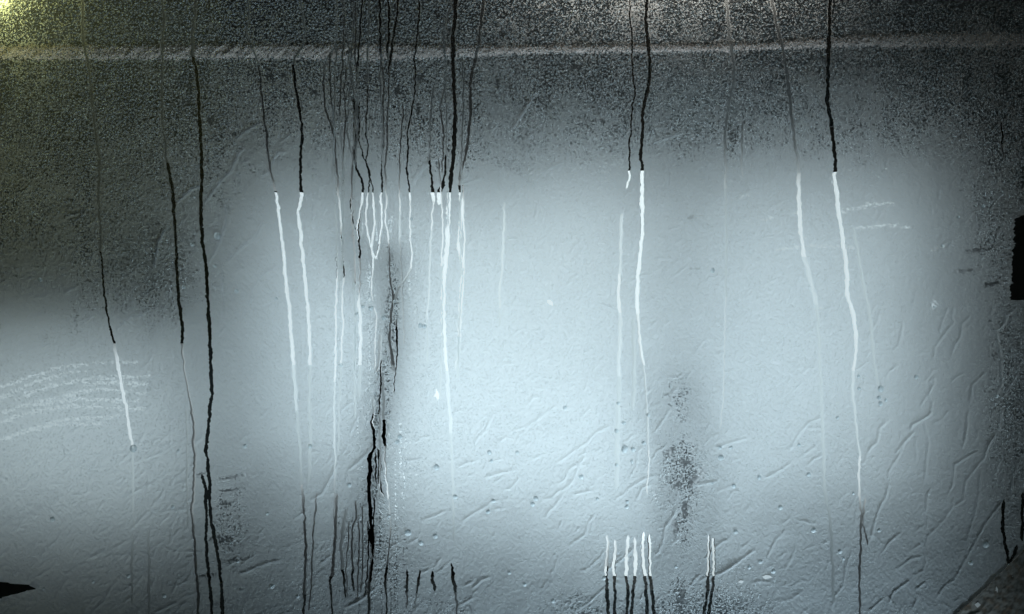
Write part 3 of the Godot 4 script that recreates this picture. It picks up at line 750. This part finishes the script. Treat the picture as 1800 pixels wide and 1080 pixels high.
func height(x: float, y: float) -> float:
	var fx := clampf((x - X0) / STEP, 0.0, NX - 0.001)
	var fy := clampf((y - Y0) / STEP, 0.0, NY - 0.001)
	var i := int(fx)
	var j := int(fy)
	var a := j * (NX + 1) + i
	return lerpf(lerpf(H[a], H[a + 1], fx - i), lerpf(H[a + NX + 1], H[a + NX + 2], fx - i), fy - j)


func normal(x: float, y: float) -> Vector3:
	return NRM[clampi(roundi((y - Y0) / STEP), 0, NY) * (NX + 1) + clampi(roundi((x - X0) / STEP), 0, NX)]


func build_sheet() -> void:
	film = Node3D.new()
	film.name = "plastic_sheet"
	add_child(film)
	tag(film, "misted translucent plastic sheet filling the view, creased, dripping and folded along the top", "sheet")
	var v := []
	var n := []
	for p in parts:
		v.append([])
		n.append([])
	for p in parts.size():
		v[p] = PackedVector3Array()
		n[p] = PackedVector3Array()
	var sv := PackedVector3Array()
	var sn := PackedVector3Array()
	var index := PackedInt32Array()
	for j in NY + 1:
		for i in NX + 1:
			sv.append(on_sheet(X0 + i * STEP, Y0 + j * STEP, H[j * (NX + 1) + i]))
	sn.append_array(NRM)
	var row := NX + 1
	for j in NY:
		var ya := float(Y0 + j * STEP)
		var yb := ya + STEP
		var cuts := []
		for s in strips:
			var r: int = j - s.row
			if r >= 0 and r + 1 < s.left.size():
				cuts.append([s.left[r], s.left[r + 1], s.right[r], s.right[r + 1]])
		cuts.sort_custom(func(a, b): return a[0] + a[1] < b[0] + b[1])
		var merged := []
		for c in cuts:
			if merged and c[0] + c[1] <= merged[-1][2] + merged[-1][3] + 1.2:
				merged[-1][2] = maxf(merged[-1][2], c[2])
				merged[-1][3] = maxf(merged[-1][3], c[3])
			else:
				merged.append(c.duplicate())
		var from := [float(X0), float(X0)]
		for c in merged + [[X0 + NX * STEP, X0 + NX * STEP, 0, 0]]:
			var to := [float(c[0]), float(c[1])]
			var first := ceili((maxf(from[0], from[1]) - X0) / STEP)
			var last := floori((minf(to[0], to[1]) - X0) / STEP)
			var loose := []
			if first <= last:
				loose = [[from[0], from[1], X0 + first * STEP, X0 + first * STEP], [X0 + last * STEP, X0 + last * STEP, to[0], to[1]]]
			else:
				loose = [[from[0], from[1], to[0], to[1]]]
			for q in loose:
				if q[2] - q[0] < 0.01 and q[3] - q[1] < 0.01:
					continue
				var base := sv.size()
				for e in [[q[0], ya], [q[2], ya], [q[2 + 1], yb], [q[1], yb]]:
					sv.append(on_sheet(e[0], e[1], height(e[0], e[1])))
					sn.append(normal(e[0], e[1]))
				for e in [0, 1, 2, 0, 2, 3]:
					index.append(base + e)
			for i in range(first, last):
				var a := j * row + i
				var part := CELL[j * NX + i]
				if part == 0:
					index.append(a)
					index.append(a + 1)
					index.append(a + row + 1)
					index.append(a)
					index.append(a + row + 1)
					index.append(a + row)
				elif part > 0:
					for e in [a, a + 1, a + row + 1, a, a + row + 1, a + row]:
						v[part].append(sv[e])
						n[part].append(NRM[e])
			for i in range(maxi(0, last), mini(NX, ceili((maxf(c[2], c[3]) - X0) / STEP))):
				WET[j * NX + i] = 1
			from = [float(c[2]), float(c[3])]
	# the plain border of the sheet outside the lattice
	var far := [Vector2(-500, -360), Vector2(2300, -360), Vector2(2300, 1440), Vector2(-500, 1440)]
	var near := [Vector2(X0, Y0), Vector2(X0 + NX * STEP, Y0), Vector2(X0 + NX * STEP, Y0 + NY * STEP), Vector2(X0, Y0 + NY * STEP)]
	for k in 4:
		var base := sv.size()
		for q in [far[k], far[(k + 1) % 4], near[(k + 1) % 4], near[k]]:
			sv.append(on_sheet(q.x, q.y))
			sn.append(Vector3.BACK)
		for e in [0, 1, 2, 0, 2, 3]:
			index.append(base + e)
	var a := []
	a.resize(Mesh.ARRAY_MAX)
	a[Mesh.ARRAY_VERTEX] = sv
	a[Mesh.ARRAY_NORMAL] = sn
	a[Mesh.ARRAY_INDEX] = index
	var m := ArrayMesh.new()
	m.add_surface_from_arrays(Mesh.PRIMITIVE_TRIANGLES, a)
	put("sheet", m, M.sheet, film)
	for p in range(1, parts.size()):
		if v[p].size():
			var o := put(parts[p][0], soup(v[p], n[p]), parts[p][1], film)
			if parts[p][0] in ["thin_mist", "wiped_streak", "clear_patch"]:
				o.set_meta("kind", "stuff")


func build_trails() -> void:
	for s in strips:
		if s.k < 0:
			continue
		var t: Array = trails[s.k]
		var v := [PackedVector3Array(), PackedVector3Array(), PackedVector3Array(), PackedVector3Array()]
		var n := [PackedVector3Array(), PackedVector3Array(), PackedVector3Array(), PackedVector3Array()]
		for r in s.left.size() - 1:
			var c: int = s.clear[r]
			var rows := []
			for e in [r, r + 1]:
				var y := float(Y0 + (s.row + e) * STEP)
				var line := []
				for k in 5:
					var f := k / 4.0
					var x := lerpf(s.left[e], s.right[e], f)
					var w: float = s.right[e] - s.left[e]
					var p := on_sheet(x, y, height(x, y) + U * w * 0.09 * 4.0 * f * (1.0 - f) + 0.00004 * (s.k % 7))
					line.append([p, Vector3((f - 0.5) * 0.5, 0.0, 1.0).normalized()])
				rows.append(line)
			for k in 4:
				var q := [rows[0][k], rows[0][k + 1], rows[1][k + 1], rows[1][k]]
				for e in [0, 1, 2, 0, 2, 3]:
					v[c].append(q[e][0])
					n[c].append(q[e][1])
		var m := ArrayMesh.new()
		for c in 4:
			if v[c].size():
				var a := []
				a.resize(Mesh.ARRAY_MAX)
				a[Mesh.ARRAY_VERTEX] = v[c]
				a[Mesh.ARRAY_NORMAL] = n[c]
				m.add_surface_from_arrays(Mesh.PRIMITIVE_TRIANGLES, a)
				m.surface_set_material(m.get_surface_count() - 1, M.trail[c])
		var o := put("water_trail", m, null)
		tag(o, t[0], "water trail", t[1] if t[1] else "water trails down the sheet")


func cap(steep: float, around: int, rings: int) -> ArrayMesh:
	var v := PackedVector3Array()
	var n := PackedVector3Array()
	var ball := 1.0 / sin(steep)
	for r in rings:
		for k in around:
			var q := []
			for e in [[r, k], [r, k + 1], [r + 1, k + 1], [r + 1, k]]:
				var a: float = steep * e[0] / rings
				var b: float = TAU * e[1] / around
				var d := Vector3(sin(a) * cos(b), sin(a) * sin(b), cos(a))
				q.append([d * ball - Vector3(0, 0, cos(steep) * ball), d])
			for e in ([0, 2, 3] if r == 0 else [0, 1, 2, 0, 2, 3]):
				v.append(q[e][0])
				n.append(q[e][1])
	return soup(v, n)


const ORDINAL := ["first", "second", "third", "fourth", "fifth", "sixth", "seventh", "eighth", "ninth", "tenth", "eleventh", "twelfth", "thirteenth", "fourteenth", "fifteenth", "sixteenth", "seventeenth", "eighteenth", "nineteenth", "twentieth"]


func build_beads() -> void:
	var landmarks := [[0, "the leftmost long trail"], [2, "the boldest black left trail"], [6, "the white twin trails"], [41, "the ragged black centre run"], [21, "the bold centre trail"], [23, "the faint white middle trail"], [26, "the bold right-centre trail"], [38, "the six bottom drips"], [39, "the lone bottom drip pair"], [27, "the faint beaded trail"], [29, "the blurred white streak"], [30, "the boldest right trail"], [62, "the hooked corner trail"], [65, "the short high right drip"]]
	var lots := []
	for q in landmarks:
		lots.append([])
	var m := cap(1.15, 12, 5)
	for k in beads.size() / 2:
		var o := put("water_bead", m, M.bead)
		var x: float = beads[k * 2]
		var y: float = beads[k * 2 + 1]
		var r: float = bead_size[k] * U
		o.scale = Vector3(r * rng.randf_range(1.0, 1.15), r * rng.randf_range(0.95, 1.25), r * 0.9)
		o.rotation.z = rng.randf_range(-0.8, 0.8)
		o.position = on_sheet(x, y, height(x, y) + 0.0001)
		var best := 1e9
		var near := 0
		for q in landmarks.size():
			var s: Dictionary = strips[landmarks[q][0]]
			var e := clampi(roundi((y - Y0) / STEP) - int(s.row), 0, s.left.size() - 1)
			var d := Vector2((s.left[e] + s.right[e]) / 2.0 - x, Y0 + (s.row + e) * STEP - y).length()
			if d < best:
				best = d
				near = q
		lots[near].append([y, o])
	for q in lots.size():
		lots[q].sort_custom(func(a, b): return a[0] < b[0])
		for k in lots[q].size():
			tag(lots[q][k][1], "%s water bead from the top among those nearest %s" % [ORDINAL[k], landmarks[q][1]], "water bead", "loose water beads on the sheet")


func coarseness(x: float, y: float) -> float:
	var low := at_row([680, -100, 640, 200, 470, 400, 360, 480, 380, 900, 400, 1000, 340, 1400, 360, 1660, 560, 1730, 950, 1900], x)
	var c := 1.0 - y / low + 0.3 * noise.get_noise_2d(x * 0.5, y * 0.5) + 0.25 * noise.get_noise_2d(x * 2.0, y * 2.0)
	for b in bare:
		if absf(x - b[0]) < 2.2 * b[2] and absf(y - b[1]) < 2.2 * b[3]:
			c = maxf(c, b[4] * (exp(-pow((x - b[0]) / b[2], 2.0) - pow((y - b[1]) / b[3], 2.0)) + 0.3 * noise.get_noise_2d(x * 3.0, y * 3.0)))
	c += 0.16 * noise.get_noise_2d(x * 3.0, y * 0.25 + 300.0)
	if x > 560.0 and x < 850.0 and y > 380.0:
		c = maxf(c, 1.5 * noise.get_noise_2d(x * 9.0, y * 0.22 + 40.0) * exp(-pow((x - 670.0) / 75.0, 2.0)))
	return clampf(c, 0.12, 1.0)


func build_mist() -> void:
	var spots := PackedFloat32Array()
	var count := 0
	var cell := 3.8
	var y := -30.0
	while y < 1110.0:
		var x := -40.0
		while x < 1840.0:
			var px := x + rng.randf_range(0.0, cell * 1.1)
			var py := y + rng.randf_range(0.0, cell * 1.1)
			x += cell
			var c := clampi(int((py - Y0) / STEP), 0, NY - 1) * NX + clampi(int((px - X0) / STEP), 0, NX - 1)
			if WET[c] or CELL[c] < 0 or CELL[c] > 1 and parts[CELL[c]][0] == "clear_patch":
				continue
			var coarse := coarseness(px, py)
			if rng.randf() > 0.35 + 0.6 * coarse:
				continue
			var r := (1.1 + 1.3 * coarse * rng.randf()) * U
			var a := rng.randf() * TAU
			var s := rng.randf_range(0.85, 1.2)
			var flat := rng.randf_range(0.6, 1.1)
			spots.append_array([cos(a) * r * s, -sin(a) * r, 0, (px - 900.0) * U, sin(a) * r * s, cos(a) * r, 0, 1.0 + (540.0 - py) * U, 0, 0, r * flat, height(px, py) + 0.00003])
			count += 1
		y += cell
	var mm := MultiMesh.new()
	mm.transform_format = MultiMesh.TRANSFORM_3D
	mm.mesh = cap(0.85, 7, 2)
	mm.instance_count = count
	mm.buffer = spots
	var o := MultiMeshInstance3D.new()
	o.name = "mist_droplets"
	o.multimesh = mm
	o.material_override = M.mist
	add_child(o)
	tag(o, "fine mist of countless droplets covering the plastic sheet", "droplets", "", "stuff")


func lump(points: Array, z: float, thick: float, uneven := 0.0) -> ArrayMesh:
	var p := PackedVector2Array()
	for i in range(0, points.size(), 2):
		p.append(Vector2(points[i], points[i + 1]))
	var tri := Geometry2D.triangulate_polygon(p)
	var st := SurfaceTool.new()
	st.begin(Mesh.PRIMITIVE_TRIANGLES)
	st.set_smooth_group(-1)
	for i in range(0, tri.size(), 3):
		var q := [p[tri[i]], p[tri[i + 1]], p[tri[i + 2]]]
		if (q[1] - q[0]).cross(q[2] - q[0]) < 0.0:
			q = [q[0], q[2], q[1]]
		for e in q:
			st.add_vertex(on_sheet(e.x, e.y, z + thick + uneven * fine.get_noise_2d(e.x * 9.0, e.y * 9.0)))
	for i in p.size():
		var a := p[i]
		var b := p[(i + 1) % p.size()]
		for e in [[a, 0.0], [a, 1.0], [b, 1.0], [a, 0.0], [b, 1.0], [b, 0.0]]:
			st.add_vertex(on_sheet(e[0].x, e[0].y, z + thick * e[1] + (uneven * fine.get_noise_2d(e[0].x * 9.0, e[0].y * 9.0) if e[1] > 0.5 else 0.0)))
	st.generate_normals()
	return st.commit()


func build_flecks() -> void:
	for f in flecks:
		var c := Vector2.ZERO
		for i in range(0, f[1].size(), 2):
			c += Vector2(f[1][i], f[1][i + 1]) * 2.0 / f[1].size()
		var o := put("white_fleck", lump(f[1], height(c.x, c.y) + 0.0002, 0.0003), M.fleck if c.y > 900.0 else M.trail[CLEAR])
		tag(o, f[0], "fleck", "white flecks stuck to the sheet")


func build_corner() -> void:
	var base := Node3D.new()
	base.name = "corner_scrap"
	add_child(base)
	tag(base, "grey brown speckled scrap lapping over the lower right corner", "scrap")
	var line := [2000, 806, 1800, 966, 1776, 990, 1748, 1018, 1718, 1047, 1684, 1077, 1600, 1150, 1560, 1186]
	var v := PackedVector3Array()
	var n := PackedVector3Array()
	var veins := [[1735, 1080, 1752, 1062, 1760, 1040, 1778, 1022, 1800, 990], [1770, 1090, 1782, 1060, 1790, 1030, 1796, 1000], [1700, 1085, 1722, 1075, 1738, 1052, 1742, 1030], [1758, 1085, 1768, 1072, 1774, 1060]]
	var lift := func(x: float, y: float) -> float:
		var h := 0.0022 + 0.0007 * fine.get_noise_2d(x * 0.8, y * 0.8) + 0.0012 * noise.get_noise_2d(x * 2.0, y * 2.0)
		var p := Vector2(x, y)
		for c in veins:
			h += 0.0006 * exp(-pow(to_line(p, c) / 2.4, 2.0))
		return h
	var step := 3.0
	var y := 850.0
	while y < 1180.0:
		var xs := [edge_at(line, y), edge_at(line, y + step)]
		for k in 100:
			var q := []
			for e in [[k, 0], [k + 1, 0], [k + 1, 1], [k, 1]]:
				var x: float = xs[e[1]] + e[0] * step
				var yy: float = y + e[1] * step
				var h: float = lift.call(x, yy)
				var dx: float = (lift.call(x + 1.5, yy) - h) / (1.5 * U)
				var dy: float = (lift.call(x, yy + 1.5) - h) / (1.5 * U)
				q.append([on_sheet(x, yy, h), Vector3(-dx, dy, 1.0).normalized()])
			if xs[0] + k * step > 1960.0:
				break
			for e in [0, 1, 2, 0, 2, 3]:
				v.append(q[e][0])
				n.append(q[e][1])
			if k == 0:
				var low := [q[0][0] - Vector3(0, 0, 0.0011), q[3][0] - Vector3(0, 0, 0.0011)]
				for e in [low[0], q[0][0], q[3][0], low[0], q[3][0], low[1]]:
					v.append(e)
					n.append(Vector3(-0.7, 0.7, 0.1).normalized())
		y += step
	put("scrap", soup(v, n), M.corner, base)
	for f in [[1750, 1030, 1753, 1035, 1752, 1041, 1746, 1041], [1712, 1062, 1718, 1058, 1723, 1063, 1717, 1068], [1778, 1013, 1784, 1013, 1780, 1018]]:
		put("pale_spot", lump(f, lift.call(f[0], f[1]) - 0.0001, 0.0004), M.fleck, base)


func edge_at(line: Array, y: float) -> float:
	return at_row(line, y) + 1.2 * fine.get_noise_2d(y, 77.0)
